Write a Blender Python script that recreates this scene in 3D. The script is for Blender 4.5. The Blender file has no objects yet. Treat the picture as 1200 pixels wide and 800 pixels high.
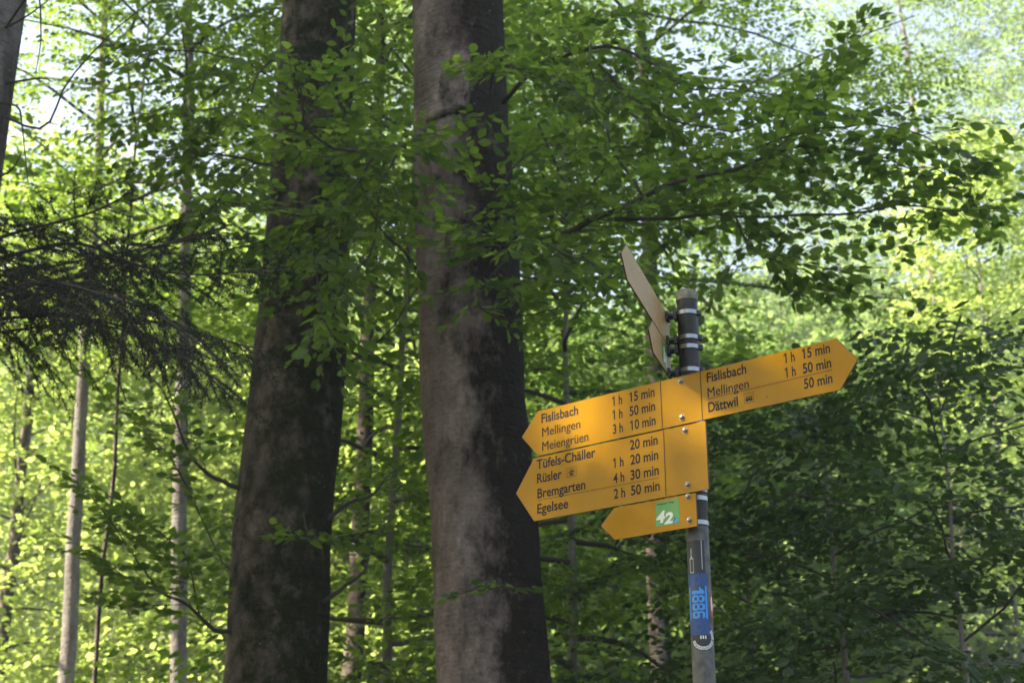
import bpy, bmesh, math, random
import numpy as np
R = math.radians
D = bpy.data
S = bpy.context.scene
COL = S.collection

# ------------------------------------------------------------------ camera, sky, sun, exposure
PITCH = R(20.25)
EYE = np.array([0.0, 0.0, 1.6])
cd = D.cameras.new('camera'); cam = D.objects.new('camera', cd); COL.objects.link(cam)
cam.location = EYE; cam.rotation_euler = (R(90) + PITCH, 0, 0)
cd.lens = 50.0; cd.sensor_width = 36.0; cd.clip_start = 0.05; cd.clip_end = 3000
cd.dof.use_dof = True; cd.dof.focus_distance = 3.6; cd.dof.aperture_fstop = 6.5
S.camera = cam

SUN_AZ, SUN_EL = R(-98), R(40)          # azimuth from +Y (view direction), negative = left
w = D.worlds.new('World'); S.world = w; w.use_nodes = True
nt = w.node_tree; bg = nt.nodes['Background']
sky = nt.nodes.new('ShaderNodeTexSky'); sky.sky_type = 'NISHITA'; sky.sun_disc = False
sky.sun_elevation = SUN_EL; sky.sun_rotation = SUN_AZ; sky.air_density = 1.0; sky.dust_density = 2.0; sky.ozone_density = 1.0
nt.links.new(sky.outputs[0], bg.inputs[0]); bg.inputs[1].default_value = 0.10
sd = D.lights.new('sun', 'SUN'); sun = D.objects.new('sun', sd); COL.objects.link(sun)
sd.energy = 5.0; sd.angle = R(0.53); sd.color = (1.0, 0.93, 0.80)
sun.rotation_euler = (R(90) - SUN_EL, 0, math.pi - SUN_AZ)
sun.location = (-30, 10, 40)
vs = S.view_settings; vs.view_transform = 'Standard'; vs.look = 'None'; vs.gamma = 1.0; vs.use_curve_mapping = False
vs.exposure = 2.25
vs.use_white_balance = True; vs.white_balance_temperature = 6950; vs.white_balance_tint = 10
S.render.engine = 'CYCLES'
cy = S.cycles
cy.max_bounces = 7; cy.diffuse_bounces = 4; cy.glossy_bounces = 3; cy.transmission_bounces = 4; cy.volume_bounces = 0
cy.transparent_max_bounces = 4; cy.caustics_reflective = False; cy.caustics_refractive = False
cy.use_denoising = True; cy.denoiser = 'OPENIMAGEDENOISE'; cy.sample_clamp_indirect = 6.0

# ------------------------------------------------------------------ helpers
FW = np.array([0, math.cos(PITCH), math.sin(PITCH)]); UP = np.array([0, -math.sin(PITCH), math.cos(PITCH)])
F0 = 50.0 / 36.0 * 1200.0
def at(x, y, Y):
    """world point seen at photo position x, y and standing Y metres in front of the eye"""
    r = FW + np.array([1.0, 0, 0]) * (x - 600) / F0 - UP * (y - 400) / F0
    return EYE + r * (Y / r[1])
def depth(p): return float((np.asarray(p) - EYE) @ FW)
def unit(v):
    v = np.asarray(v, float); return v / (np.linalg.norm(v) + 1e-12)
def turn(v, k, a):
    k = unit(k); return v * math.cos(a) + np.cross(k, v) * math.sin(a) + k * (k @ v) * (1 - math.cos(a))

def new_mesh(name, V, F, sizes, mats, mi=None, smooth=False):
    me = D.meshes.new(name)
    V = np.asarray(V, np.float32); F = np.asarray(F, np.int32); sizes = np.asarray(sizes, np.int32)
    me.vertices.add(len(V)); me.vertices.foreach_set('co', V.ravel())
    me.loops.add(len(F)); me.loops.foreach_set('vertex_index', F)
    me.polygons.add(len(sizes)); me.polygons.foreach_set('loop_start', np.r_[0, np.cumsum(sizes)[:-1]].astype(np.int32))
    for m in mats: me.materials.append(m)
    if mi is not None: me.polygons.foreach_set('material_index', np.asarray(mi, np.int32))
    me.polygons.foreach_set('use_smooth', np.full(len(sizes), bool(smooth)))
    me.update(calc_edges=True); me.validate()
    return me

class MB:
    def __init__(s): s.V = []; s.F = []; s.Z = []; s.M = []; s.n = 0; s.mi = 0
    def add(s, V, faces, mi=0):
        V = np.asarray(V, float)
        for f in faces:
            s.F.extend(int(i) + s.n for i in f); s.Z.append(len(f)); s.M.append(mi)
        s.V.append(V); s.n += len(V)
    def tube(s, pts, rad, k=6, mi=None, caps=True, bump=None):
        mi = s.mi if mi is None else mi
        pts = np.asarray(pts, float); n = len(pts)
        rad = np.broadcast_to(np.asarray(rad, float), (n,))
        T = np.gradient(pts, axis=0)
        a = np.array([1.0, 0, 0]) if abs(unit(T[0])[0]) < .9 else np.array([0, 1.0, 0])
        V = []
        for i in range(n):
            t = unit(T[i]); x = unit(a - t * (a @ t)); y = np.cross(t, x); a = x
            ph = np.arange(k) * 2 * math.pi / k
            rr = rad[i] * (np.ones(k) if bump is None else bump(i, ph))
            V.append(pts[i] + np.outer(np.cos(ph) * rr, x) + np.outer(np.sin(ph) * rr, y))
        V = np.concatenate(V)
        f = []
        for i in range(n - 1):
            for j in range(k):
                j2 = (j + 1) % k
                f.append((i * k + j, i * k + j2, (i + 1) * k + j2, (i + 1) * k + j))
        if caps:
            f.append(tuple(range(k - 1, -1, -1))); f.append(tuple((n - 1) * k + j for j in range(k)))
        s.add(V, f, mi)
    def box(s, c, ax, ay, az, mi=0):
        """box with centre c and half-axis vectors"""
        c, ax, ay, az = (np.asarray(q, float) for q in (c, ax, ay, az))
        V = [c + i * ax + j * ay + k * az for k in (-1, 1) for j in (-1, 1) for i in (-1, 1)]
        s.add(V, [(0, 2, 3, 1), (4, 5, 7, 6), (0, 1, 5, 4), (2, 6, 7, 3), (0, 4, 6, 2), (1, 3, 7, 5)], mi)
    def build(s, name, mats, parent=None, origin=(0, 0, 0), smooth=False, label=None):
        V = np.concatenate(s.V) - np.asarray(origin, float)
        return link(name, new_mesh(name, V, s.F, s.Z, mats if isinstance(mats, (list, tuple)) else [mats], s.M, smooth), parent, None if parent else origin, label)

def link(name, me, parent=None, loc=None, label=None):
    o = D.objects.new(name, me); COL.objects.link(o)
    if parent is not None: o.parent = parent
    if loc is not None: o.location = loc
    if label: o['label'] = label
    return o
def thing(name, label, cat, loc, group=None):
    o = D.objects.new(name, None); COL.objects.link(o); o.location = loc; o.empty_display_size = .2
    o['label'] = label; o['category'] = cat
    if group: o['group'] = group
    return o

# ------------------------------------------------------------------ materials
def mat(name):
    m = D.materials.new(name); m.use_nodes = True
    t = m.node_tree; return m, t, t.nodes['Principled BSDF']
def N(t, kind, **kw):
    n = t.nodes.new(kind)
    for k, v in kw.items():
        if k in n.inputs.keys(): n.inputs[k].default_value = v
        else: setattr(n, k, v)
    return n
def ramp(t, fac, stops):
    n = t.nodes.new('ShaderNodeValToRGB'); e = n.color_ramp.elements
    while len(e) < len(stops): e.new(.5)
    for q, (p, c) in zip(e, stops):
        q.position = p; q.color = (*c, 1) if len(c) == 3 else c
    t.links.new(fac, n.inputs[0]); return n
def mix(t, fac, a, b):
    n = t.nodes.new('ShaderNodeMix'); n.data_type = 'RGBA'
    for s, v in ((n.inputs[0], fac), (n.inputs[6], a), (n.inputs[7], b)):
        if hasattr(v, 'is_output'): t.links.new(v, s)
        else: s.default_value = v if isinstance(v, float) else (*v, 1)
    return n.outputs[2]
def obj_co(t): return N(t, 'ShaderNodeTexCoord').outputs['Object']
def noise(t, co, scale, detail=4, rough=.55):
    n = N(t, 'ShaderNodeTexNoise', Scale=scale, Detail=detail, Roughness=rough); t.links.new(co, n.inputs['Vector']); return n.outputs['Fac']
def scaled(t, co, s):
    n = N(t, 'ShaderNodeMapping'); n.inputs['Scale'].default_value = s; t.links.new(co, n.inputs['Vector']); return n.outputs[0]

def leaf_mat(name, dark, light, tr_dark, tr_light, trans=.5, gloss=.35):
    m = D.materials.new(name); m.use_nodes = True; t = m.node_tree; t.nodes.clear()
    out = N(t, 'ShaderNodeOutputMaterial'); geo = N(t, 'ShaderNodeNewGeometry')
    rnd = geo.outputs['Random Per Island']
    c = ramp(t, rnd, [(0, dark), (1, light)]).outputs[0]
    ct = ramp(t, rnd, [(0, tr_dark), (1, tr_light)]).outputs[0]
    p = N(t, 'ShaderNodeBsdfPrincipled', Roughness=gloss); t.links.new(c, p.inputs['Base Color'])
    p.inputs['Specular IOR Level'].default_value = .32
    tl = N(t, 'ShaderNodeBsdfTranslucent'); t.links.new(ct, tl.inputs['Color'])
    mx = N(t, 'ShaderNodeMixShader'); mx.inputs[0].default_value = trans
    t.links.new(p.outputs[0], mx.inputs[1]); t.links.new(tl.outputs[0], mx.inputs[2]); t.links.new(mx.outputs[0], out.inputs[0])
    return m
M_LEAF = leaf_mat('beech_leaf', (.022, .048, .010), (.060, .105, .020), (.12, .24, .02), (.36, .52, .055), .55, .42)
M_LEAF_DARK = leaf_mat('silhouette_leaf', (.022, .045, .012), (.05, .085, .022), (.06, .13, .02), (.13, .23, .035), .38, .33)  # silhouette darkness put into the leaf colour
M_LEAF_LIGHT = leaf_mat('sunlit_leaf', (.09, .13, .018), (.14, .18, .035), (.41, .57, .09), (.68, .81, .25), .62, .5)  # sunlit brightness put into the leaf colours
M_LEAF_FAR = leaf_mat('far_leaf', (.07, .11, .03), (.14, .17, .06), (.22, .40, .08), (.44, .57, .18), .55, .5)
M_LEAF_HAZY = leaf_mat('haze_tinted_leaf', (.05, .095, .04), (.09, .14, .07), (.14, .28, .09), (.26, .38, .15), .5, .5)  # blue-green of the distant haze tinted into the leaf colour
M_NEEDLE = leaf_mat('spruce_needle', (.008, .014, .007), (.018, .03, .013), (.02, .04, .01), (.03, .06, .015), .15, .8)

def beech_bark(name, pale, dark, patch, patch_lo, patch_hi, side=None, ms=3.1, mz=.38):
    m, t, p = mat(name); co = obj_co(t)
    n1 = noise(t, scaled(t, co, (1, 1, .45)), 5, 6, .6)
    n2 = noise(t, co, 28, 5, .65)
    ring = noise(t, scaled(t, co, (2, 2, 22)), 2.2, 3, .6)
    base = mix(t, ramp(t, n1, [(.35, (0, 0, 0)), (.68, (1, 1, 1))]).outputs[0], dark, pale)
    base = mix(t, ramp(t, n2, [(.4, (0, 0, 0)), (.75, (.55, .55, .55))]).outputs[0], base, tuple(c * .55 for c in dark))
    # ragged dark patches, green on the mossy bark; side thickens them towards +X
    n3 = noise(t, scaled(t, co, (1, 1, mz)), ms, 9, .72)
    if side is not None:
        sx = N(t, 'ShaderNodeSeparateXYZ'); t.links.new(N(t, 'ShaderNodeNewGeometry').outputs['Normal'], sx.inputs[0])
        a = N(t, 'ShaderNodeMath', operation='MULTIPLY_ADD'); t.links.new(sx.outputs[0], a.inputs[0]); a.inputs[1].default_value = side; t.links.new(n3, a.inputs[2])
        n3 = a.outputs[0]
    mk = ramp(t, n3, [(patch_lo, (0, 0, 0)), (patch_hi, (1, 1, 1))]).outputs[0]
    patchc = ramp(t, noise(t, co, 17, 6, .7), [(.35, tuple(q * .55 for q in patch)), (.55, patch), (.72, (patch[0] * 1.9, patch[1] * 2.0, patch[2] * 1.5))]).outputs[0]
    base = mix(t, mk, base, patchc)
    v = N(t, 'ShaderNodeTexVoronoi', Scale=20.0); t.links.new(co, v.inputs['Vector'])
    spot = ramp(t, v.outputs['Distance'], [(.08, (.55, .55, .55)), (.2, (0, 0, 0))]).outputs[0]
    sel = ramp(t, noise(t, co, 2.3, 2), [(.50, (0, 0, 0)), (.60, (1, 1, 1))]).outputs[0]
    f = N(t, 'ShaderNodeMath', operation='MULTIPLY'); t.links.new(spot, f.inputs[0]); t.links.new(sel, f.inputs[1])
    base = mix(t, f.outputs[0], base, (.26, .26, .22))
    t.links.new(base, p.inputs['Base Color']); p.inputs['Roughness'].default_value = .9; p.inputs['Specular IOR Level'].default_value = .15
    s = N(t, 'ShaderNodeMath', operation='MULTIPLY_ADD'); t.links.new(ring, s.inputs[0]); s.inputs[1].default_value = .6; t.links.new(n2, s.inputs[2])
    s2 = N(t, 'ShaderNodeMath', operation='MULTIPLY_ADD'); t.links.new(mk, s2.inputs[0]); s2.inputs[1].default_value = .5; t.links.new(s.outputs[0], s2.inputs[2])
    b = N(t, 'ShaderNodeBump', Strength=1.0, Distance=.035); t.links.new(s2.outputs[0], b.inputs['Height']); t.links.new(b.outputs[0], p.inputs['Normal'])
    return m
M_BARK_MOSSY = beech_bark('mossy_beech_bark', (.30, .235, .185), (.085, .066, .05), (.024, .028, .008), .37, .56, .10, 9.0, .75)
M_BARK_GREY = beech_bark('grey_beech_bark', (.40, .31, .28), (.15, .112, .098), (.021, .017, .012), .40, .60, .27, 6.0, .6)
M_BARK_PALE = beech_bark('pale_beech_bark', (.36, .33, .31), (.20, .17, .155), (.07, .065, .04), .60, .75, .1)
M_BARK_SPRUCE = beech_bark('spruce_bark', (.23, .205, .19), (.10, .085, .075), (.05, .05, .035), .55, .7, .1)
m, t, p = mat('twig'); M_TWIG = m; p.inputs['Base Color'].default_value = (.045, .035, .027, 1); p.inputs['Roughness'].default_value = .8

# ------------------------------------------------------------------ foliage machinery
NEAR_T = (np.array([(0, 0, 0), (.2, .2, .05), (.31, .48, .07), (.2, .8, .03), (0, 1, -.05), (-.2, .8, .03), (-.31, .48, .07), (-.2, .2, .05), (0, .2, 0), (0, .48, .01), (0, .8, -.01)]),
          [(0, 1, 8), (8, 1, 2, 9), (9, 2, 3, 10), (10, 3, 4), (0, 8, 7), (8, 9, 6, 7), (9, 10, 5, 6), (10, 4, 5)])
MID_T = (np.array([(0, 0, 0), (.29, .3, .06), (.27, .68, .05), (0, 1, -.04), (-.27, .68, .05), (-.29, .3, .06)]), [(0, 1, 2, 3), (0, 3, 4, 5)])
FAR_T = (np.array([(0, 0, 0), (.36, .5, .0), (0, 1, .0), (-.36, .5, .1)]), [(0, 1, 2, 3)])
NEEDLE_T = (np.array([(-.085, 0, 0), (.085, 0, 0), (.0, 1, 0)]), [(0, 1, 2)])

class Leaves:
    def __init__(s): s.P = []; s.A = []; s.N = []; s.S = []
    def add(s, P, A, Nn, Sz):
        s.P.append(np.atleast_2d(P)); s.A.append(np.atleast_2d(A)); s.N.append(np.atleast_2d(Nn)); s.S.append(np.atleast_1d(Sz))
    def arrays(s): return np.concatenate(s.P), np.concatenate(s.A), np.concatenate(s.N), np.concatenate(s.S)
    def count(s): return sum(len(q) for q in s.S)
    def build(s, name, m, parent, tpl, origin, label=None):
        P, A, Nn, Sz = s.arrays()
        return link(name, leaf_mesh(name, P - np.asarray(origin, float), A, Nn, Sz, tpl, m), parent, None, label)
def leaf_mesh(name, P, A, Nn, Sz, tpl, m):
    y = A / (np.linalg.norm(A, axis=1, keepdims=True) + 1e-9)
    x = np.cross(y, Nn); x /= (np.linalg.norm(x, axis=1, keepdims=True) + 1e-9); z = np.cross(x, y)
    T, faces = tpl; k = len(T); n = len(P)
    V = P[:, None, :] + Sz[:, None, None] * (T[None, :, 0:1] * x[:, None] + T[None, :, 1:2] * y[:, None] + T[None, :, 2:3] * z[:, None])
    f = np.concatenate([np.array(q) for q in faces]); z0 = np.array([len(q) for q in faces])
    F = (np.arange(n)[:, None] * k + f[None]).ravel(); Z = np.tile(z0, n)
    return new_mesh(name, V.reshape(-1, 3), F, Z, [m])

def curve(ctrl, n):
    """Catmull-Rom through the control points"""
    c = np.asarray(ctrl, float); c = np.vstack([2 * c[0] - c[1], c, 2 * c[-1] - c[-2]])
    out = []; segs = len(c) - 3
    for i in range(n):
        u = i / (n - 1) * segs; k = min(int(u), segs - 1); u -= k
        p0, p1, p2, p3 = c[k:k + 4]
        out.append(.5 * (2 * p1 + (p2 - p0) * u + (2 * p0 - 5 * p1 + 4 * p2 - p3) * u * u + (3 * p1 - p0 - 3 * p2 + p3) * u ** 3))
    return np.array(out)
def along(pts, s):
    seg = np.linalg.norm(np.diff(pts, axis=0), axis=1); cum = np.r_[0, np.cumsum(seg)]
    s = min(max(s, 0), cum[-1] - 1e-6); i = int(np.searchsorted(cum, s, 'right') - 1); i = min(i, len(seg) - 1)
    u = (s - cum[i]) / seg[i]
    return pts[i] + (pts[i + 1] - pts[i]) * u, unit(pts[i + 1] - pts[i])
def length(pts): return float(np.linalg.norm(np.diff(pts, axis=0), axis=1).sum())
ZUP = np.array([0, 0, 1.0])

def twig(wood, lv, p, d, L, rng, leaf, r, sub=True, gap=.042, tilt=.38, droop=.05):
    n = max(3, int(L / .1)); st = L / n; pts = [p]; d = unit(d)
    for i in range(n):
        d = unit(d + rng.normal(0, .09, 3) + np.array([0, 0, -droop * st / .1 * .5])); pts.append(pts[-1] + d * st)
    pts = np.array(pts)
    if wood is not None: wood.tube(pts, np.linspace(r, .0011, n + 1), 4, caps=False)
    s = gap * rng.uniform(.4, 1.0) + (.25 * L if sub and L > .4 else 0); side = 1 if rng.random() < .5 else -1
    while s < L:
        q, tn = along(pts, s); up = unit(ZUP - tn * tn[2])
        a = rng.uniform(35, 62) * math.pi / 180 * side
        ax = turn(tn, up, a); ax = unit(ax + np.array([0, 0, rng.uniform(-.38, .08)]))
        nn = unit(up + rng.normal(0, tilt, 3))
        sz = leaf * rng.uniform(.45, 1.18) * (1 - .25 * s / L)
        lv.add(q + ax * .006, ax, nn, sz); side = -side; s += gap * rng.uniform(.75, 1.25)
    q, tn = along(pts, L); lv.add(q, tn, unit(ZUP + rng.normal(0, tilt, 3)), leaf * rng.uniform(.6, .9))
    if sub and L > .28:
        s = .12 * rng.uniform(.6, 1.2)
        while s < L * .92:
            q, tn = along(pts, s); up = unit(ZUP - tn * tn[2])
            dd = turn(tn, up, side * R(rng.uniform(38, 62)))
            twig(wood, lv, q, dd, max(.1, (L - s) * rng.uniform(.35, .6)), rng, leaf, r * .6, False, gap, tilt, droop)
            side = -side; s += .12 * rng.uniform(.75, 1.3)

def bough(wood, lv, pts, r0, rng, twig0=.9, gap=.13, leaf=.088, start=.12, taper=.6, lgap=.042, tilt=.38, r1=.003, vert=.12):
    k_ = np.linspace(0, 1, len(pts)); ph = rng.uniform(0, 6.28, 6); am = min(.035, .012 * length(pts)) if wood is not None else 0
    pts = pts + am * k_[:, None] ** .5 * np.stack([np.sin(k_ * 11 + ph[0]), np.sin(k_ * 9 + ph[1]), .9 * np.sin(k_ * 13 + ph[2]) + .6 * np.sin(k_ * 29 + ph[3])], 1)
    L = length(pts)
    if wood is not None: wood.tube(pts, np.linspace(r0, r1, len(pts)), 7, caps=True)
    s = start * L; side = 1
    while s < L:
        q, tn = along(pts, s); up = unit(ZUP - tn * tn[2])
        dd = turn(tn, up, side * R(rng.uniform(36, 66))); dd = unit(dd + np.array([0, 0, rng.normal(0, vert)]))
        twig(wood, lv, q, dd, twig0 * (1 - taper * s / L) * rng.uniform(.55, 1.15), rng, leaf, max(.0025, r0 * .25 * (1 - s / L)), True, lgap, tilt)
        side = -side; s += gap * rng.uniform(.7, 1.3)
    q, tn = along(pts, L); twig(wood, lv, q, tn, twig0 * .45, rng, leaf, r1, False, lgap, tilt)

# ready-made sprays for the fuller crowns: leaf arrays in a frame whose x runs outwards
def spray_template(seed, L, leaf, gap, twig0, lgap=.06, tilt=.42):
    rng = np.random.default_rng(seed); lv = Leaves()
    pts = curve([(0, 0, 0), (L * .4, .04, .03), (L * .75, -.03, .0), (L, .02, -.08)], 8)
    bough(None, lv, pts, .01, rng, twig0, gap, leaf, .1, .6, lgap, tilt)
    return lv.arrays()
SPRAYS = [spray_template(100 + i, 1.15, .098, .16, .58, .06) for i in range(5)]
SPRAYS_FAR = [spray_template(200 + i, 1.3, .15, .30, .8, .14, .9) for i in range(5)]
SPRAYS_HUGE = [spray_template(300 + i, 2.0, .36, .62, 1.2, .36, .9) for i in range(5)]
print('spray leaves', [len(q[3]) for q in SPRAYS], [len(q[3]) for q in SPRAYS_FAR], [len(q[3]) for q in SPRAYS_HUGE])
def put_spray(lv, tpl, p, yaw, pitch, roll, sc, rng):
    P, A, Nn, Sz = tpl
    cy_, sy = math.cos(yaw), math.sin(yaw); cp, sp = math.cos(pitch), math.sin(pitch); cr, sr = math.cos(roll), math.sin(roll)
    Rz = np.array([[cy_, -sy, 0], [sy, cy_, 0], [0, 0, 1]]); Ry = np.array([[cp, 0, -sp], [0, 1, 0], [sp, 0, cp]]); Rx = np.array([[1, 0, 0], [0, cr, -sr], [0, sr, cr]])
    M = Rz @ Ry @ Rx
    flip = np.array([1, 1 if rng.random() < .5 else -1, 1.0])
    lv.add((P * flip * sc) @ M.T + p, (A * flip) @ M.T, (Nn * flip) @ M.T, Sz * sc ** .5)

def crown(wood, lv, trunk_pts, rng, z0, z1, radius, nlimb, nspray, sprays, sc=1.0, rise=(5, 50), profile='round', r_limb=.05, sector=None):
    zs = trunk_pts[:, 2]
    for i in range(nlimb):
        f = (i + rng.uniform(.1, .9)) / nlimb; z = z0 + (z1 - z0) * f
        p = np.array([np.interp(z, zs, trunk_pts[:, k]) for k in range(3)])
        yaw = i * 2.39996 + rng.uniform(-.4, .4)
        if sector is not None: yaw = rng.uniform(*sector)
        el = R(rise[0] + (rise[1] - rise[0]) * f + rng.uniform(-8, 8))
        prof = {'round': math.sqrt(max(.08, 1 - (2 * f - .85) ** 2 / 1.35)), 'cone': 1.05 - .9 * f, 'even': 1 - .35 * f}[profile]
        L = radius * prof * rng.uniform(.7, 1.1)
        d = np.array([math.cos(yaw) * math.cos(el), math.sin(yaw) * math.cos(el), math.sin(el)])
        pts = [p]; st = L / 6
        for k in range(6):
            d = unit(d + rng.normal(0, .1, 3) + np.array([0, 0, -.045])); pts.append(pts[-1] + d * st)
        pts = np.array(pts)
        if wood is not None: wood.tube(pts, np.linspace(r_limb * (1.1 - .7 * f), .006, 7), 5, caps=False)
        for k in range(nspray):
            s = L * (.18 + .82 * (k + rng.uniform(.2, 1)) / nspray); q, tn = along(pts, s)
            y2 = math.atan2(tn[1], tn[0]) + (1 if k % 2 else -1) * R(rng.uniform(10, 75)) * (1 if k < nspray - 1 else .1)
            put_spray(lv, sprays[rng.integers(len(sprays))], q + rng.normal(0, .05, 3), y2, R(rng.uniform(-24, 16)), R(rng.normal(0, 16)), sc * rng.uniform(.75, 1.15), rng)

def trunk_tube(mb, pts, rad, k=24, seed=0, rough=.035):
    rg = np.random.default_rng(seed); ph0 = rg.uniform(0, 6.28, 6); am = rg.uniform(.3, 1, 6) * rough
    def bump(i, ph):
        return 1 + am[0] * np.sin(2 * ph + ph0[0] + i * .13) + am[1] * np.sin(3 * ph + ph0[1] - i * .21) + .6 * am[2] * np.sin(5 * ph + ph0[2] + i * .4) + .4 * am[3] * np.sin(9 * ph + ph0[3] + i * .3) + .5 * am[4] * np.sin(i * .9 + ph0[4])
    mb.tube(pts, rad, k, bump=bump)

# ------------------------------------------------------------------ ground
def gz(x, y):
    x = np.asarray(x, float); y = np.asarray(y, float)
    r = np.clip(y - 16, 0, 130) * .17 + np.clip(x - 6, 0, 60) * np.clip(y - 14, 0, 60) / 60 * .22 + np.clip(y - 60, 0, 90) * .2
    return r + .12 * np.sin(x * .7 + y * .31) * np.sin(y * .53 - x * .2) * np.clip((np.hypot(x, y) - 3) / 8, 0, 1)
def G(x, y): return float(gz(x, y))
gx = np.r_[np.linspace(-900, -62, 10), np.linspace(-60, 60, 81), np.linspace(62, 900, 10)]
gy = np.r_[np.linspace(-900, -32, 10), np.linspace(-30, 150, 121), np.linspace(155, 1200, 10)]
X, Y = np.meshgrid(gx, gy); V = np.stack([X.ravel(), Y.ravel(), gz(X, Y).ravel()], 1)
nx, ny = len(gx), len(gy); ii = np.arange(nx * ny).reshape(ny, nx)
Fq = np.stack([ii[:-1, :-1], ii[:-1, 1:], ii[1:, 1:], ii[1:, :-1]], -1).reshape(-1)
m, t, p = mat('forest_floor'); co = obj_co(t)
c = ramp(t, noise(t, co, 1.3, 8, .7), [(.35, (.035, .05, .012)), (.5, (.06, .045, .025)), (.62, (.05, .085, .02)), (.75, (.10, .075, .045))]).outputs[0]
t.links.new(c, p.inputs['Base Color']); p.inputs['Roughness'].default_value = .95
b = N(t, 'ShaderNodeBump', Strength=.8, Distance=.1); t.links.new(noise(t, co, 14, 6, .7), b.inputs['Height']); t.links.new(b.outputs[0], p.inputs['Normal'])
go = link('forest_floor', new_mesh('forest_floor', V, Fq, np.full(len(Fq) // 4, 4), [m], smooth=True)); go['kind'] = 'structure'

# ------------------------------------------------------------------ the signpost
TH = R(39.4)
U = np.array([math.cos(TH), -math.sin(TH), 0]); NF = np.array([-math.sin(TH), -math.cos(TH), 0])   # along the boards, out of their faces
O = np.array([.466, 3.326, 2.748])
PX, PY = .4533, 3.4218; PR = .0272
def yellow(name, col, rough=.2):
    m, t, p = mat(name); co = obj_co(t)
    n1 = noise(t, scaled(t, co, (1, 1, 1)), 9, 5, .6); n2 = noise(t, scaled(t, co, (18, 18, 90)), 3, 4, .6)
    c = mix(t, ramp(t, n1, [(.35, (0, 0, 0)), (.75, (.5, .5, .5))]).outputs[0], col, tuple(q * .72 for q in col))
    c = mix(t, ramp(t, n2, [(.56, (0, 0, 0)), (.8, (.55, .55, .55))]).outputs[0], c, (.22, .13, .02))
    t.links.new(c, p.inputs['Base Color'])
    rr = ramp(t, n1, [(.3, (rough * .75,) * 3), (.75, (rough * 1.35,) * 3)]).outputs[0]; t.links.new(rr, p.inputs['Roughness'])
    p.inputs['Specular IOR Level'].default_value = .15
    b = N(t, 'ShaderNodeBump', Strength=.12, Distance=.002); t.links.new(noise(t, co, 160, 3), b.inputs['Height']); t.links.new(b.outputs[0], p.inputs['Normal'])
    return m
M_YEL = yellow('yellow_enamel', (.38, .180, .0008))
m, t, p = mat('bare_back'); M_BACK = m; co = obj_co(t)
c = ramp(t, noise(t, scaled(t, co, (6, 6, 60)), 6, 6, .65), [(.3, (.27, .16, .045)), (.7, (.40, .25, .085))]).outputs[0]
t.links.new(c, p.inputs['Base Color']); p.inputs['Roughness'].default_value = .5
def plain(name, col, rough=.5, metal=0.0):
    m, t, p = mat(name); p.inputs['Base Color'].default_value = (*col, 1); p.inputs['Roughness'].default_value = rough; p.inputs['Metallic'].default_value = metal; return m
M_BLK = plain('black_print', (.012, .010, .008), .4); M_BLK.node_tree.nodes['Principled BSDF'].inputs['Specular IOR Level'].default_value = .15
M_EDGE = plain('board_edge', (.06, .032, .012), .5)
M_BRKT = plain('black_bracket', (.02, .02, .022), .45)
def worn_metal(name, a, b_, rough, metal, scale):
    m, t, p = mat(name); co = obj_co(t)
    c = ramp(t, noise(t, co, scale, 6, .65), [(.35, a), (.68, b_)]).outputs[0]; t.links.new(c, p.inputs['Base Color'])
    p.inputs['Metallic'].default_value = metal
    rr = ramp(t, noise(t, scaled(t, co, (1, 1, .2)), scale * 2, 4), [(.3, (rough * .8,) * 3), (.7, (min(1, rough * 1.4),) * 3)]).outputs[0]; t.links.new(rr, p.inputs['Roughness'])
    return m
M_GALV = worn_metal('galvanised_steel', (.05, .048, .046), (.13, .127, .122), .5, .35, 40)
M_DARK = worn_metal('blackened_steel', (.007, .006, .005), (.020, .017, .015), .5, .2, 40)
M_CAP = worn_metal('weathered_cap', (.11, .10, .075), (.24, .225, .18), .7, .1, 60)
M_BAND = plain('bright_band_steel', (.27, .27, .28), .3, .95)
M_BOLT = plain('zinc_bolt', (.30, .28, .24), .38, .8)
M_GREEN = plain('green_sticker', (.06, .23, .045), .4)
M_WHT = plain('white_print', (.6, .59, .57), .45)
M_BLUE = plain('blue_sticker', (.006, .05, .20), .5)
M_LBLUE = plain('light_blue_print', (.02, .25, .68), .5)
M_NAVY = plain('navy_print', (.008, .025, .085), .35)
M_RED = plain('red_sticker', (.35, .03, .025), .4)
M_SBLK = plain('black_sticker', (.012, .012, .016), .5)
M_GREY = plain('grey_print', (.30, .30, .32), .4)

base = np.array([PX, PY, 0.0])
sp = thing('signpost', 'steel signpost with yellow hiking arrow boards in front of the two thick trunks', 'signpost', base)
# post: upper blackened part, lower galvanised
mb = MB()
zz = [-.3, .5, 1.2, 1.9, 2.377]; mb.tube([(PX, PY, z) for z in zz], PR, 40, 0)
mb.tube([(PX, PY, z) for z in (2.3772, 2.5, 2.7, 2.975)], PR * .985, 40, 1)
post = mb.build('post', [M_GALV, M_DARK], sp, base, True)
mod = post.modifiers.new('edges', 'EDGE_SPLIT'); mod.split_angle = R(50)
mb = MB(); mb.tube([(PX, PY, z) for z in (2.972, 2.9722, 2.994, 2.9985, 2.9995)], np.array([PR * .98, PR * 1.045, PR * 1.045, PR * .98, PR * .6]), 40)
cap = mb.build('post_cap', M_CAP, sp, base, True); mod = cap.modifiers.new('edges', 'EDGE_SPLIT'); mod.split_angle = R(50)

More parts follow.
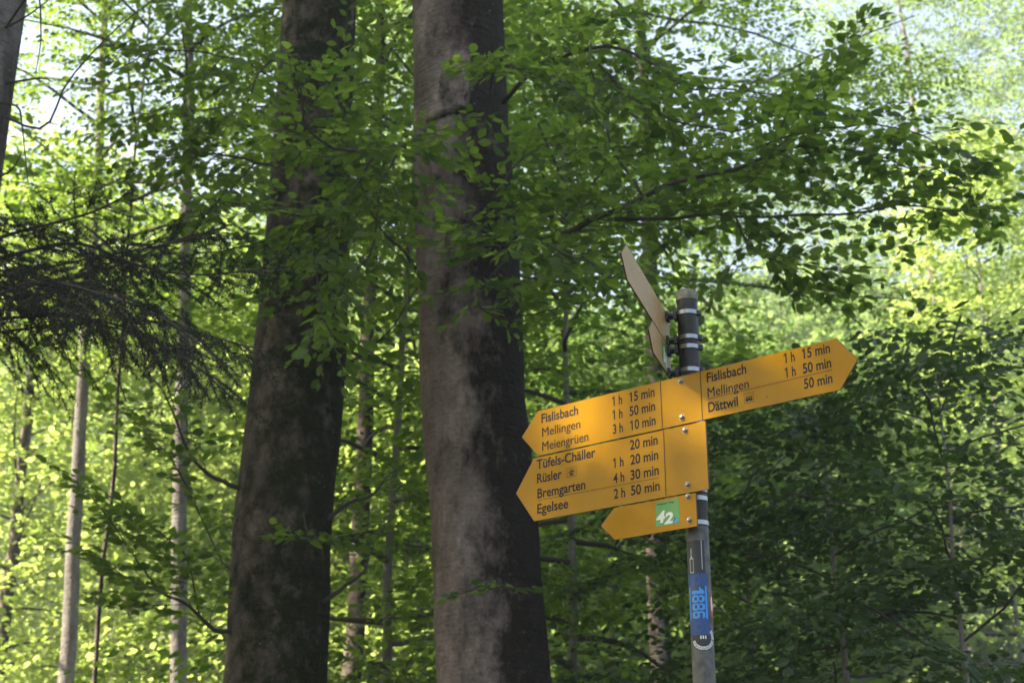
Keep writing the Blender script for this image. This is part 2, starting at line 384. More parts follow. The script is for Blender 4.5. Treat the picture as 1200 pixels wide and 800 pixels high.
def board_pt(u, h, off): return O + U * u + ZUP * h + NF * off
def board_basis(o, u, nrm): return o, u, nrm
def plate(name, outline, o, u, nrm, th, mats, label=None, back=0):
    """flat board: outline in (u, h), its face th proud of its back; mats: face, edge"""
    k = len(outline); mb = MB()
    bev = .0012; cen = np.mean(outline, axis=0)
    def ring(off, ins):
        out = []
        for q in outline:
            q2 = np.array(q, float); dv = cen - q2; q2 = q2 + dv / np.linalg.norm(dv) * ins
            out.append(o + u * q2[0] + ZUP * q2[1] + nrm * off)
        return out
    V = ring(0, 0) + ring(-th + bev * .5, -.0) + ring(-bev * .5, 0) + ring(0, .0)
    V = ring(-th, bev) + ring(-th + bev, 0) + ring(-bev, 0) + ring(0, bev)
    f = [tuple(range(k))]
    ms = [back]
    mb.add(V, [tuple(range(k))], back)
    mb.n -= len(V); mb.V.pop()
    sides = []
    for r in range(3):
        for i in range(k):
            j = (i + 1) % k; sides.append((r * k + i, (r + 1) * k + i, (r + 1) * k + j, r * k + j))
    for q in sides: mb.F.extend(int(i) + mb.n for i in q); mb.Z.append(4); mb.M.append(1)
    mb.add(V, [tuple(3 * k + i for i in range(k))[::-1]], 0)
    ob = mb.build(name, mats, sp, base, label=label)
    bm = bmesh.new(); bm.from_mesh(ob.data); bmesh.ops.recalc_face_normals(bm, faces=bm.faces); bm.to_mesh(ob.data); bm.free()
    return ob

def text_tris(s, bold=.012):
    cu = D.curves.new('text', 'FONT'); cu.body = s; cu.size = 1.0; cu.offset = bold; cu.resolution_u = 5
    ob = D.objects.new('text', cu); COL.objects.link(ob)
    bpy.context.view_layer.update()
    me = ob.evaluated_get(bpy.context.evaluated_depsgraph_get()).to_mesh()
    V = np.array([v.co[:] for v in me.vertices]); F = [tuple(q.vertices) for q in me.polygons]
    ob.to_mesh_clear(); D.objects.remove(ob); D.curves.remove(cu)
    return V, F
CAPH = text_tris('H')[0][:, 1].max()
def put_text(mb, s, u0, u1, v, cap, o=None, u=None, nrm=None, off=.0006, mi=0, slant=0., bold=.020):
    o = O if o is None else o; u = U if u is None else u; nrm = NF if nrm is None else nrm
    if 'M' in s and 0 < bold <= .02:                            # sharp joints: thicken by a second, shifted pass
        put_text(mb, s, u0 + .0005, u1 + .0005, v, cap, o, u, nrm, off + .0002, mi, slant, -1); bold = 0.0
    if bold < 0: bold = 0.0
    if s[0] == '1' and cap > .02:                          # the flag of the figure one
        u0 += .0038; poly(mb, [(u0 + .0002, v + cap), (u0 - .0046, v + cap * .80), (u0 - .0040, v + cap * .70), (u0 + .0002, v + cap * .82)], off, mi)
    V, F = text_tris(s, bold); x = V[:, 0]; x = (x - x.min()) / (x.max() - x.min()) * (u1 - u0) + u0
    y = V[:, 1] / CAPH * cap; x = x + slant * y
    mb.add(o + np.outer(x, u) + np.outer(y + v, ZUP) + nrm * off, F, mi)
def strip(mb, u0, v0, u1, v1, wd, off=.0006, mi=0, o=None, u=None, nrm=None):
    o = O if o is None else o; u = U if u is None else u; nrm = NF if nrm is None else nrm
    a = np.array([u0, v0]); b = np.array([u1, v1]); d = unit(b - a); n = np.array([-d[1], d[0]]) * wd / 2
    V = [o + u * q[0] + ZUP * q[1] + nrm * off for q in (a - n, b - n, b + n, a + n)]
    mb.add(V, [(0, 1, 2, 3)], mi)
def poly(mb, pts, off=.0006, mi=0, o=None, u=None, nrm=None):
    o = O if o is None else o; u = U if u is None else u; nrm = NF if nrm is None else nrm
    mb.add([o + u * q[0] + ZUP * q[1] + nrm * off for q in pts], [tuple(range(len(pts)))], mi)
def bolt(parent, u, h, o=None, uu=None, nrm=None):
    o = O if o is None else o; uu = U if uu is None else uu; nrm = NF if nrm is None else nrm
    c = o + uu * u + ZUP * h; mb = MB()
    mb.tube([c + nrm * q for q in (0, .0012)], .0078, 20)
    mb.tube([c + nrm * q for q in (.0012, .0045, .0066, .0073)], np.array([.0064, .0062, .0044, .0018]), 6)
    return mb.build('bolt', M_BOLT, parent, base)

# double-ended top board
b1 = plate('arrow_board', [(-.513, 0), (-.570, -.0625), (-.513, -.125), (.370, -.125), (.419, -.0625), (.370, 0)], O, U, NF, .004, [M_YEL, M_EDGE], 'long double ended yellow board reading Fislisbach and Mellingen on both arms')
mb = MB()
for q in [('Fislisbach', -.501, -.378, -.0356, .0246), ('Mellingen', -.499, -.372, -.0745, .0246), ('Meiengrüen', -.499, -.347, -.1133, .0246),
          ('1 h', -.268, -.237, -.0352, .0246), ('15 min', -.214, -.137, -.0352, .0246), ('1 h', -.268, -.237, -.0722, .0246), ('50 min', -.215, -.137, -.0728, .0246),
          ('3 h', -.268, -.237, -.1102, .0246), ('10 min', -.214, -.137, -.1104, .0246),
          ('Fislisbach', .0175, .129, -.0325, .0242), ('Mellingen', .0175, .133, -.0710, .0242), ('Dättwil', .0175, .101, -.1089, .0242),
          ('1 h', .232, .260, -.0305, .0240), ('15 min', .280, .352, -.0300, .0240), ('1 h', .232, .260, -.0664, .0240), ('50 min', .279, .352, -.0664, .0240), ('50 min', .279, .352, -.1041, .0240)]:
    put_text(mb, *q)
strip(mb, -.1185, -.001, -.1175, -.124, .0022); strip(mb, -.0005, -.001, -.0003, -.124, .0022)
strip(mb, .0175, -.0752, .353, -.0735, .0013)
# bus stop pictogram: box, body, window, wheels
def frame(mb, u0, v0, u1, v1, wd):
    strip(mb, u0, v0, u1, v0, wd); strip(mb, u0, v1, u1, v1, wd); strip(mb, u0, v0 + wd / 2, u0, v1 - wd / 2, wd); strip(mb, u1, v0 + wd / 2, u1, v1 - wd / 2, wd)
frame(mb, .1188, -.1080, .1442, -.0840, .0009)
strip(mb, .1222, -.0925, .1410, -.0925, .0014)
for a in range(4): poly(mb, [(.1228 + a * .0046, -.0965), (.1238 + a * .0046, -.0935), (.1262 + a * .0046, -.0935), (.1262 + a * .0046, -.0965)])
poly(mb, [(.1222, -.1025), (.1222, -.0972), (.1412, -.0972), (.1412, -.1025)])
for a in (.1260, .1372): poly(mb, [(a + .0019 * math.cos(k), -.1032 + .0019 * math.sin(k)) for k in np.linspace(0, 6.0, 10)], .0009)
poly(mb, [(.1803 + .0016 * math.cos(k), -.1030 + .0021 * math.sin(k)) for k in np.linspace(0, 5.5, 8)])
mb.build('lettering', M_BLK, b1, base)
bolt(b1, -.059, -.013); bolt(b1, -.059, -.107)

# four line board below it
b2 = plate('arrow_board', [(-.529, -.1285), (-.590, -.214), (-.529, -.2995), (.008, -.2995), (.008, -.1285)], O, U, NF, .004, [M_YEL, M_EDGE], 'four line yellow arrow board with Tüfels-Chäller at its top')
mb = MB()
for q in [('Tüfels-Chäller', -.518, -.325, -.1600, .0250), ('Rüsler', -.517, -.435, -.1985, .0250), ('Bremgarten', -.516, -.359, -.2396, .0250), ('Egelsee', -.517, -.415, -.2804, .0250),
          ('20 min', -.217, -.133, -.1618, .0246), ('1 h', -.270, -.238, -.1996, .0246), ('20 min', -.217, -.133, -.2003, .0246), ('4 h', -.271, -.237, -.2394, .0246), ('30 min', -.218, -.133, -.2396, .0246),
          ('2 h', -.270, -.236, -.2795, .0244), ('50 min', -.218, -.132, -.2791, .0244)]:
    put_text(mb, *q)
strip(mb, -.1145, -.1295, -.1145, -.2985, .0020)
strip(mb, -.516, -.2458, -.1333, -.2478, .0012)
frame(mb, -.4172, -.2000, -.3874, -.1758, .0009)        # viewpoint pictogram: rays on a stand
for a0 in (25, 65, 100, 140, 175): strip(mb, -.4020 + .002 * math.cos(R(a0)), -.1900 + .002 * math.sin(R(a0)), -.4020 + .0105 * math.cos(R(a0)), -.1900 + .0105 * math.sin(R(a0)), .0024, .0006 + a0 * 1e-6)
poly(mb, [(-.4105, -.1965), (-.3940, -.1965), (-.4000, -.1912), (-.4045, -.1912)], .0009)
mb.build('lettering', M_BLK, b2, base)
bolt(b2, -.052, -.142); bolt(b2, -.051, -.279)

# small blank board with the route sticker
b3 = plate('arrow_board', [(-.272, -.3025), (-.314, -.3425), (-.272, -.3845), (-.029, -.3845), (-.029, -.3025)], O, U, NF, .004, [yellow('faded_yellow_enamel', (.40, .185, .003), .42), M_EDGE], 'small yellow arrow board with a green 42 sticker')
mb = MB(); poly(mb, [(-.1475, -.3695), (-.0780, -.3692), (-.0780, -.3085), (-.1465, -.3085)][::-1], .0004)
st = mb.build('route_sticker', [M_GREEN, M_WHT, M_BLK, M_LBLUE, M_NAVY], b3, base)
mb = MB()
put_text(mb, 'Aargauer Weg', -.1425, -.0930, -.3165, .0042, mi=2, off=.0007, bold=.02)
put_text(mb, '4', -.1470, -.1225, -.3600, .0265, mi=1, off=.0008, slant=.22, bold=.045)
put_text(mb, '2', -.1225, -.0985, -.3655, .0255, mi=1, off=.0007, slant=.22, bold=.045)
poly(mb, [(-.094, -.3645), (-.091, -.3570), (-.0845, -.3555), (-.0815, -.3600), (-.0850, -.3660), (-.091, -.3675)], .0007, 3)
poly(mb, [(-.0955, -.3640), (-.0925, -.3570), (-.0935, -.3540), (-.0890, -.3530), (-.0900, -.3600)], .0009, 4)
# merge the print into the sticker mesh
pr = mb.build('print', [M_GREEN, M_WHT, M_BLK, M_LBLUE, M_NAVY], b3, base)
bm = bmesh.new(); bm.from_mesh(st.data); bm.from_mesh(pr.data); bm.to_mesh(st.data); bm.free(); D.objects.remove(pr)
bolt(b3, -.052, -.309); bolt(b3, -.051, -.367)

# rear pair of boards, seen from behind, running towards the camera
PH = R(-17.56); U2 = np.array([math.sin(PH), -math.cos(PH), 0]); N2 = np.array([-math.cos(PH), -math.sin(PH), 0])  # N2 away from the post
O2 = np.array([PX, PY, 2.9497]) + N2 * .0556
def rplate(outline, label, mat_face):
    return plate('arrow_board', outline, O2 + N2 * .0, U2, -N2, .004, [mat_face, M_EDGE], label)
b4 = rplate([(-.035, 0), (.450, 0), (.505, -.0445), (.450, -.0885), (-.035, -.0885)], 'brownish back of the longer board on top of the post', M_BACK)
b5 = rplate([(-.035, -.091), (.184, -.091), (.228, -.130), (.184, -.174), (-.035, -.174)], 'brownish back of the shorter lower board on top of the post', M_BACK)
mb = MB(); poly(mb, [(.020, -.168), (.075, -.168), (.075, -.100), (.020, -.100)], .0006, 0, O2, U2, -N2)
poly(mb, [(.035, -.150), (.062, -.158), (.060, -.118), (.048, -.112)], .0010, 1, O2, U2, -N2); poly(mb, [(.024, -.160), (.034, -.164), (.036, -.124), (.026, -.120)], .0010, 1, O2, U2, -N2)
mb.build('back_sticker', [M_GREEN, M_WHT], b5, base)

# clamps: steel band round the post + black bracket towards its board
def clamp(z, direction, reach, ztall=.011, dark=True, wide=.016):
    mb = MB(); r = PR + .0016
    ph = np.linspace(0, 2 * math.pi, 41)[:-1]
    for z0, z1, rr, mi in ((z - .0055, z + .0055, r, 0),):
        mb.tube([(PX, PY, z0), (PX, PY, z0 + .0001), (PX, PY, z1 - .0001), (PX, PY, z1)], np.array([PR * .97, rr, rr, PR * .97]), 40, 0, caps=False)
    d = np.asarray(direction, float); sd = np.cross(ZUP, d)
    c = np.array([PX, PY, z])
    mb.box(c + d * (PR + reach) / 2, d * (reach - PR) / 2, sd * wide, ZUP * .0035, 1)
    mb.box(c + d * (reach - .004), d * .0035, sd * wide, ZUP * ztall, 1)
    mb.box(c + d * (PR + .004), d * .0045, sd * wide * .9, ZUP * ztall, 1)
    mb.box(c - d * (PR + .004) + sd * .004, d * .005, sd * .006, ZUP * .006, 1)
    return mb.build('clamp', [M_BAND, M_BRKT], sp, base)
for z in (2.936, 2.868, 2.842, 2.780): clamp(z, N2, .0553)
for z in (2.735, 2.641, 2.606, 2.469, 2.447, 2.386): clamp(z, NF, .0617, .008)

# stickers wrapped on the post, printed cell by cell on a fine curved sheet
VIEW = math.atan2(-PY, -PX)                                  # direction from the post to the camera
def wrap(name, z0, z1, a0, a1, fn, mats, dr=.0007, step=.0011, label=None):
    nz = max(2, int((z1 - z0) / step)); na = max(2, int((a1 - a0) * PR / step)); V = []; F = []; mi = []; r = PR + dr; keep = {}
    for i in range(nz + 1):
        for j in range(na + 1):
            a = VIEW + a0 + (a1 - a0) * j / na; V.append((PX + r * math.cos(a), PY + r * math.sin(a), z0 + (z1 - z0) * i / nz))
    for i in range(nz):
        for j in range(na):
            k = fn((a0 + (a1 - a0) * (j + .5) / na) * PR, z0 + (z1 - z0) * (i + .5) / nz)
            if k is None: continue
            q = i * (na + 1) + j; F.extend((q, q + 1, q + na + 2, q + na + 1)); mi.append(k)
    return link(name, new_mesh(name, np.array(V) - base, F, np.full(len(mi), 4), mats, mi, True), post, None, label)
DEG = math.pi / 180
def black_fn(s, z):
    if z < 2.252: return None
    if -.024 < s < -.0135 and z > 2.262:
        if 2.262 < z < 2.298 and (s < -.0225 or s > -.0150 or z < 2.2645 or z > 2.296): return 1
        if 2.298 < z < 2.308 and abs(s + .0190) < (2.308 - z) * .32: return 1
        if 2.308 < z < 2.322 and abs(s + .0190) < .0008: return 1
    if .0065 < s < .0085 or .0125 < s < .0135: return 1 if z > 2.27 else 0
    return 0
wrap('black_sticker', 2.240, 2.341, -84 * DEG, 32 * DEG, black_fn, [M_SBLK, M_GREY], .0006)
DIG = {'1': ['..##', '.###', '####', '..##', '..##', '..##', '..##', '..##'],
       '8': ['.######.', '########', '##....##', '##....##', '.######.', '########', '##....##', '##....##', '########', '.######.'],
       '6': ['.######.', '########', '##......', '##......', '#######.', '########', '##....##', '##....##', '########', '.######.']}
def blue_fn(s, z):
    s0, s1 = -70 * DEG * PR, 38 * DEG * PR; u = (s - s0) / (s1 - s0); v = (2.262 - z) / (2.262 - 2.112)
    edge = .012 * math.sin(s * 900) + .008 * math.sin(s * 2300 + 1)
    if v < .015 + edge or v > .985 + edge * .6: return None
    if .215 < v < .735:
        if u < .14: return 1 if u > .05 else 0
        if u > .87: return 1 if u < .96 else 0
        if .24 < u < .83:
            col = (u - .24) / .59; q = (v - .225) / .51 * 4          # four digits top to bottom, their tops to the right
            k = int(q)
            if 0 <= q < 4:
                g = DIG['1886'[k]]; f = (q - k - .07) / .86
                if 0 <= f < 1:
                    row = int((1 - col) * len(g)); c = int(f * len(g[0]))
                    if g[min(row, len(g) - 1)][c] == '#': return 1
            return 2
        return 2
    # worn emblem above and below the number: broken concentric rings
    for v0 in (.115, .86):
        rr = math.hypot((u - .5) * .62, (v - v0) * 1.8)
        if .155 < rr < .185 or .09 < rr < .105: return 2 if math.sin(s * 1900 + z * 700) > -.3 else 0
        if rr < .05: return 2
    return 0
wrap('blue_sticker', 2.108, 2.264, -71 * DEG, 39 * DEG, blue_fn, [M_BLUE, M_LBLUE, M_NAVY], .0012, .0009, 'torn blue sticker reading 1886 downwards')
def round_fn(s, z):
    rr = math.hypot(s - .0025, z - 2.108); a = math.degrees(math.atan2(z - 2.108, s - .0025))
    if rr > .0305: return None
    if rr > .029: return 0
    if rr > .021:
        k = (a + 360) % 360
        if 195 < k < 345 or k > 352 or k < 40:            # ring lettering, worn beyond reading in the photo
            w_ = (k % 11) / 11
            if w_ > .80: return 0
            if .0235 < rr < .0265 and .28 < w_ < .52: return 0
            return 1
        return 0
    return 1 if abs(z - 2.1085) < .0035 and abs(s - .001) < .0085 and (math.sin((s - .001) * 1100) > -.5) else 0
wrap('round_sticker', 2.076, 2.140, -66 * DEG, 76 * DEG, round_fn, [M_SBLK, M_WHT], .0009)
def red_fn(s, z):
    e = ((s - .0325) / .0085) ** 2 + ((z - 2.185) / .030) ** 2
    if e > 1: return None
    return 1 if ((s - .0330) / .0052) ** 2 + ((z - 2.189) / .018) ** 2 < 1 else 0
wrap('red_sticker', 2.150, 2.220, 48 * DEG, 90 * DEG, red_fn, [M_RED, M_WHT], .0006)

# ------------------------------------------------------------------ thick beeches behind the post
def hero_trunk(ctrl, widths, Yd, top, seed, bark, t_obj, base_pt, flare=1.35, k=48):
    c = [at(x, y, Yd) for x, y in ctrl]; r = [wd / 2 / F0 * depth(q) for wd, q in zip(widths, c)]
    d = unit(c[0] - c[1]); g = c[0] + d * (c[0][2] - 0.0) / max(.3, -d[2]); g[2] = -.2
    e = c[-1] + unit(c[-1] - c[-2]) * (top - c[-1][2]); rt = r[-1] * .35
    z1 = c[0] + (g - c[0]) * .75
    ctrl3 = np.array([g, z1] + c + [e]); rad = np.array([r[0] * flare * 1.12, r[0] * 1.1] + r + [rt])
    P = curve(ctrl3, 90); RR = np.interp(np.linspace(0, len(rad) - 1, 90), np.arange(len(rad)), rad)
    mb = MB(); trunk_tube(mb, P, RR, k, seed, .03)
    return mb, P, RR
def branch(t_obj, base_pt, ctrl, r0, seed, leafm, twig0=.8, gap=.11, leaf=.088, start=.15, taper=.55, lgap=.042, tilt=.6, name='branch', bark=M_TWIG, n=16, extra=(), vert=.12):
    rng = np.random.default_rng(seed); wd = MB(); lv = Leaves(); gap *= .7; twig0 *= 1.12; leaf *= 1.04
    bough(wd, lv, curve(ctrl, n), r0, rng, twig0, gap, leaf, start, taper, lgap, tilt, vert=vert)
    for c2, r2, st2 in extra: bough(wd, lv, curve(c2, n), r2, rng, twig0 * .8, gap, leaf, st2, taper, lgap, tilt, vert=vert)
    b = wd.build(name, bark, t_obj, base_pt, True)
    f = lv.build('foliage', leafm, b, NEAR_T, base_pt)
    return b

def top_crown(mb, t_obj, base_pt, P, seed, z0, z1, rad):
    rng = np.random.default_rng(seed); lv = Leaves(); mb.mi = 1
    crown(mb, lv, P, rng, z0, z1, rad, 26, 9, SPRAYS_FAR, 1.3, (12, 60), 'round', .07)
    lv.build('crown', M_LEAF, t_obj, MID_T, base_pt)
# --- right-hand thick trunk (smooth grey) and the bough over the signpost
YM = 8.0
mbase = at(588, 1110, YM); mbase[2] = 0
tm = thing('beech_tree', 'thick smooth grey beech with pale left side, right behind the arrow tips', 'tree', mbase)
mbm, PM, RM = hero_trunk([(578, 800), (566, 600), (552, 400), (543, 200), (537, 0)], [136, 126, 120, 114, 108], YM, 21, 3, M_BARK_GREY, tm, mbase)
# old branch scars
for (a0, a1, y, rr) in ((-1.75, -.55, 140, .034), (-1.5, -.9, 285, .022)):
    q0 = at(545, y, YM); ii = int(np.argmin(abs(PM[:, 2] - q0[2]))); cc = PM[ii]; rt_ = RM[ii] * .985
    aa = np.linspace(a0 - math.pi / 2 + .9, a1 - math.pi / 2 + .9, 9)
    mbm.tube([cc + np.array([math.cos(a) * rt_, math.sin(a) * rt_, .012 * math.sin(3 * a)]) for a in aa], rr * np.array([.3, .7, .9, 1.1, .8, 1, .8, .6, .25]), 8)
top_crown(mbm, tm, mbase, PM, 31, 9.0, 21, 4.6)
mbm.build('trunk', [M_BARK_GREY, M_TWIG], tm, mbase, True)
def pts(l): return [at(*q) for q in l]
branch(tm, mbase, pts([(610, 290, 7.9), (665, 272, 7.3), (720, 252, 6.9), (800, 207, 6.7), (900, 180, 6.6), (985, 181, 6.55), (1090, 200, 6.5)]), .022, 11, M_LEAF, .85, .085, .088, .12, .6,
       extra=[(pts([(720, 257, 6.9), (790, 256, 6.9), (870, 251, 6.8), (980, 250, 6.7), (1080, 247, 6.6), (1185, 243, 6.6)]), .012, .1),
              (pts([(752, 228, 6.8), (715, 165, 6.9), (698, 95, 7.0), (690, 55, 7.0)]), .009, .2),
              (pts([(800, 246, 6.9), (850, 205, 6.9), (905, 180, 6.9), (960, 110, 6.9), (1000, 60, 6.9)]), .008, .25),
              (pts([(870, 180, 6.6), (960, 150, 6.4), (1040, 150, 6.3), (1150, 185, 6.3)]), .007, .1),
              (pts([(860, 250, 6.8), (880, 290, 6.7), (930, 310, 6.6), (1000, 318, 6.6)]), .006, .2)])
branch(tm, mbase, pts([(590, 120, 7.8), (640, 70, 7.2), (720, 60, 7.0), (800, 95, 6.9), (900, 110, 6.8)]), .016, 12, M_LEAF, .8, .10, .088, extra=[(pts([(690, 62, 7.0), (760, 130, 6.8), (850, 150, 6.8), (960, 110, 6.8)]), .008, .1)])
branch(tm, mbase, pts([(575, 310, 7.7), (590, 290, 7.0), (615, 280, 6.6), (660, 300, 6.4), (720, 310, 6.3)]), .014, 13, M_LEAF, .6, .10, .088, .25, extra=[(pts([(590, 290, 7.0), (570, 250, 6.7), (600, 200, 6.6), (640, 170, 6.6)]), .008, .2), (pts([(595, 300, 7.0), (560, 345, 6.8), (585, 372, 6.7), (640, 365, 6.7)]), .008, .2)])
branch(tm, mbase, pts([(575, 110, 7.6), (580, 80, 7.0), (620, 80, 6.6), (680, 110, 6.4)]), .010, 14, M_LEAF, .5, .10, .09, .3)
branch(tm, mbase, pts([(505, 150, 7.8), (470, 170, 7.4), (420, 180, 7.0), (360, 150, 6.6), (345, 95, 6.3)]), .016, 15, M_LEAF, .7, .10, .095, .15, extra=[(pts([(440, 180, 7.1), (400, 240, 6.8), (330, 250, 6.6), (270, 235, 6.5)]), .008, .1), (pts([(470, 170, 7.4), (450, 215, 7.1), (430, 300, 7.0), (380, 370, 6.9)]), .008, .1), (pts([(400, 240, 6.8), (370, 320, 6.6), (390, 400, 6.5)]), .006, .1)])
branch(tm, mbase, pts([(498, 330, 7.8), (470, 290, 7.6), (440, 260, 7.5), (400, 130, 7.5), (400, 60, 7.5)]), .012, 16, M_LEAF, .65, .10, .09, .2)
branch(tm, mbase, pts([(610, 720, 7.8), (600, 690, 7.4), (580, 688, 7.0), (545, 690, 6.8)]), .006, 17, M_LEAF, .22, .12, .075, .4)

# --- left thick trunk (mossy)
YL = 8.6
lbase = at(300, 1150, YL); lbase[2] = 0
tl = thing('beech_tree', 'thick mossy dark beech leaning right, left of the smooth grey trunk', 'tree', lbase)
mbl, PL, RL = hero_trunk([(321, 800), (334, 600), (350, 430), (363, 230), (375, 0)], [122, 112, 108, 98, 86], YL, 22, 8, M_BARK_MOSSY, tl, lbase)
top_crown(mbl, tl, lbase, PL, 32, 9.5, 22, 4.8)
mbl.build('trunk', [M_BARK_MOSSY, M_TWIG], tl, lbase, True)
def bare(t_obj, base_pt, ctrl, r0, r1=.004, name='branch', label=None):
    mb = MB(); c = curve(ctrl, 14); mb.tube(c, np.linspace(r0, r1, 14), 7); return mb.build(name, M_TWIG, t_obj, base_pt, True, label)
branch(tl, lbase, pts([(292, 572, 8.5), (262, 566, 8.4), (230, 540, 8.3), (200, 480, 8.2), (180, 440, 8.1)]), .018, 21, M_LEAF, .5, .13, .082, .3)
branch(tl, lbase, pts([(285, 738, 8.5), (255, 738, 8.4), (225, 715, 8.3), (185, 690, 8.2), (130, 668, 8.2)]), .017, 22, M_LEAF, .75, .10, .088, .25, extra=[(pts([(235, 725, 8.3), (225, 680, 8.3), (210, 640, 8.2), (150, 600, 8.2)]), .006, .2), (pts([(185, 690, 8.2), (150, 640, 8.1), (100, 570, 8.1)]), .006, .1)])
branch(tl, lbase, pts([(385, 440, 8.5), (415, 420, 8.4), (450, 395, 8.4), (480, 350, 8.3)]), .016, 23, M_LEAF, .6, .11, .088, .3)
branch(tl, lbase, pts([(380, 610, 8.5), (410, 590, 8.6), (440, 575, 8.8), (470, 545, 9.0)]), .016, 24, M_LEAF, .6, .12, .082, .35)
branch(tl, lbase, pts([(378, 705, 8.5), (400, 690, 8.5), (425, 670, 8.6), (438, 640, 8.7)]), .018, 25, M_LEAF, .55, .12, .082, .5)
branch(tl, lbase, pts([(355, 600, 8.3), (362, 625, 8.0), (370, 630, 7.7), (345, 632, 7.5)]), .006, 26, M_LEAF, .3, .10, .095, .3)
branch(tl, lbase, pts([(340, 200, 8.4), (300, 190, 8.0), (240, 180, 7.8), (180, 190, 7.7)]), .012, 27, M_LEAF, .75, .11, .09, .2, extra=[(pts([(300, 190, 8.0), (250, 240, 7.8), (200, 260, 7.7)]), .006, .1)])
branch(tl, lbase, pts([(375, 330, 8.4), (385, 300, 7.9), (395, 330, 7.5), (385, 400, 7.3)]), .008, 28, M_LEAF, .45, .10, .072, .3)
branch(tl, lbase, pts([(340, 60, 8.4), (310, 80, 7.9), (280, 130, 7.6), (235, 150, 7.5)]), .010, 29, M_LEAF, .6, .11, .09, .25)

branch(tl, lbase, pts([(345, 110, 8.4), (285, 72, 8.1), (205, 60, 7.9), (120, 85, 7.8)]), .009, 61, M_LEAF, .6, .13, .088, .2, extra=[(pts([(260, 68, 8.0), (220, 110, 7.9), (150, 140, 7.8)]), .005, .15)])
branch(tl, lbase, pts([(335, 300, 8.4), (290, 288, 8.1), (230, 300, 8.0), (160, 322, 8.0)]), .008, 62, M_LEAF, .6, .12, .088, .2)
branch(tl, lbase, pts([(296, 690, 8.5), (250, 640, 8.5), (190, 520, 8.6), (120, 470, 8.6)]), .006, 63, M_LEAF, .5, .15, .085, .35)
# ------------------------------------------------------------------ spruce at the left edge
YS = 6.2
sbase = at(-165, 1000, YS); sbase[2] = 0
ts = thing('spruce_tree', 'spruce at the left edge with dark drooping needle boughs and dead twigs', 'tree', sbase)
mb = MB(); P = np.array([[sbase[0] + .012 * z, sbase[1], z] for z in np.linspace(-.2, 17, 60)]); trunk_tube(mb, P, np.linspace(.17, .04, 60), 28, 5, .04)
mbs = mb
def needles(lv, pts_, rng, dens=300, size=.02):
    L = length(pts_); n = max(4, int(L * dens))
    Ps = []; As = []; Ns = []
    ss = rng.uniform(0, L, n)
    for s in ss:
        q, tn = along(pts_, s); k = unit(np.cross(tn, ZUP) + 1e-6); ph = rng.uniform(0, 6.283)
        rad = k * math.cos(ph) + np.cross(k, tn) * math.sin(ph)
        Ps.append(q); As.append(unit(tn * .75 + rad)); Ns.append(unit(rng.normal(0, 1, 3)))
    lv.add(np.array(Ps), np.array(As), np.array(Ns), size * rng.uniform(.7, 1.15, n))
def spruce_bough(t_obj, base_pt, ctrl, r0, seed, lat=.42, gap=.055, drop=.5, dens=340, label=None, size=.023, start=.12):
    rng = np.random.default_rng(seed); wd = MB(); lv = Leaves(); c = curve(ctrl, 18); L = length(c)
    wd.tube(c, np.linspace(r0, .003, 18), 6); gap *= .6
    s = start * L; side = 1
    while s < L:
        q, tn = along(c, s); up = unit(ZUP - tn * tn[2])
        d = turn(tn, up, side * R(rng.uniform(35, 75))); d = unit(d + np.array([0, 0, -drop * rng.uniform(-.9, 2.3) + rng.normal(0, .18)]))
        l = lat * (1 - .55 * s / L) * rng.uniform(.45, 1.2); pp = [q]; n = 6
        for i in range(n): d = unit(d + np.array([0, 0, -.10 * drop]) + rng.normal(0, .05, 3)); pp.append(pp[-1] + d * l / n)
        pp = np.array(pp); wd.tube(pp, np.linspace(.003, .0012, n + 1), 4, caps=False); needles(lv, pp, rng, dens, size)
        s2 = .06
        while s2 < l * .9:
            q2, t2 = along(pp, s2); d2 = unit(turn(t2, up, rng.choice([-1, 1]) * R(rng.uniform(30, 60))) + np.array([0, 0, -drop * .4 * rng.random()])); l2 = (l - s2) * rng.uniform(.3, .6)
            p3 = np.array([q2, q2 + d2 * l2 * .5, q2 + d2 * l2 + np.array([0, 0, -.1 * l2])]); wd.tube(p3, np.array([.0018, .0014, .001]), 3, caps=False); needles(lv, p3, rng, dens, size); s2 += .055 * rng.uniform(.7, 1.4)
        side = -side; s += gap * rng.uniform(.6, 1.4)
    b = wd.build('bough', M_TWIG, t_obj, base_pt, True, label); lv.build('needle_spray', M_NEEDLE, b, NEEDLE_T, base_pt)
spruce_bough(ts, sbase, pts([(-60, 352, 6.2), (0, 338, 5.9), (60, 333, 5.7), (140, 345, 5.5), (220, 385, 5.3), (315, 412, 5.2)]), .010, 41, .62, .075, .45)
spruce_bough(ts, sbase, pts([(-60, 320, 6.2), (10, 300, 6.0), (90, 285, 5.8), (160, 310, 5.7), (230, 322, 5.6), (335, 312, 5.6)]), .011, 42, .55, .055, .15)
spruce_bough(ts, sbase, pts([(-60, 300, 6.2), (0, 278, 5.9), (60, 262, 5.7), (110, 248, 5.6), (160, 222, 5.5)]), .010, 43, .42, .055, .15)
spruce_bough(ts, sbase, pts([(-60, 385, 6.2), (0, 345, 5.8), (50, 330, 5.5), (110, 342, 5.3), (190, 372, 5.1), (255, 420, 5.0)]), .010, 44, .55, .06, .45)
spruce_bough(ts, sbase, pts([(-60, 300, 6.2), (40, 330, 6.4), (140, 310, 6.6), (210, 280, 6.7), (255, 272, 6.8)]), .010, 45, .5, .055, .2)
spruce_bough(ts, sbase, pts([(-60, 380, 6.2), (60, 370, 6.0), (150, 385, 5.8), (230, 430, 5.6), (275, 470, 5.5)]), .009, 48, .5, .065, .5)
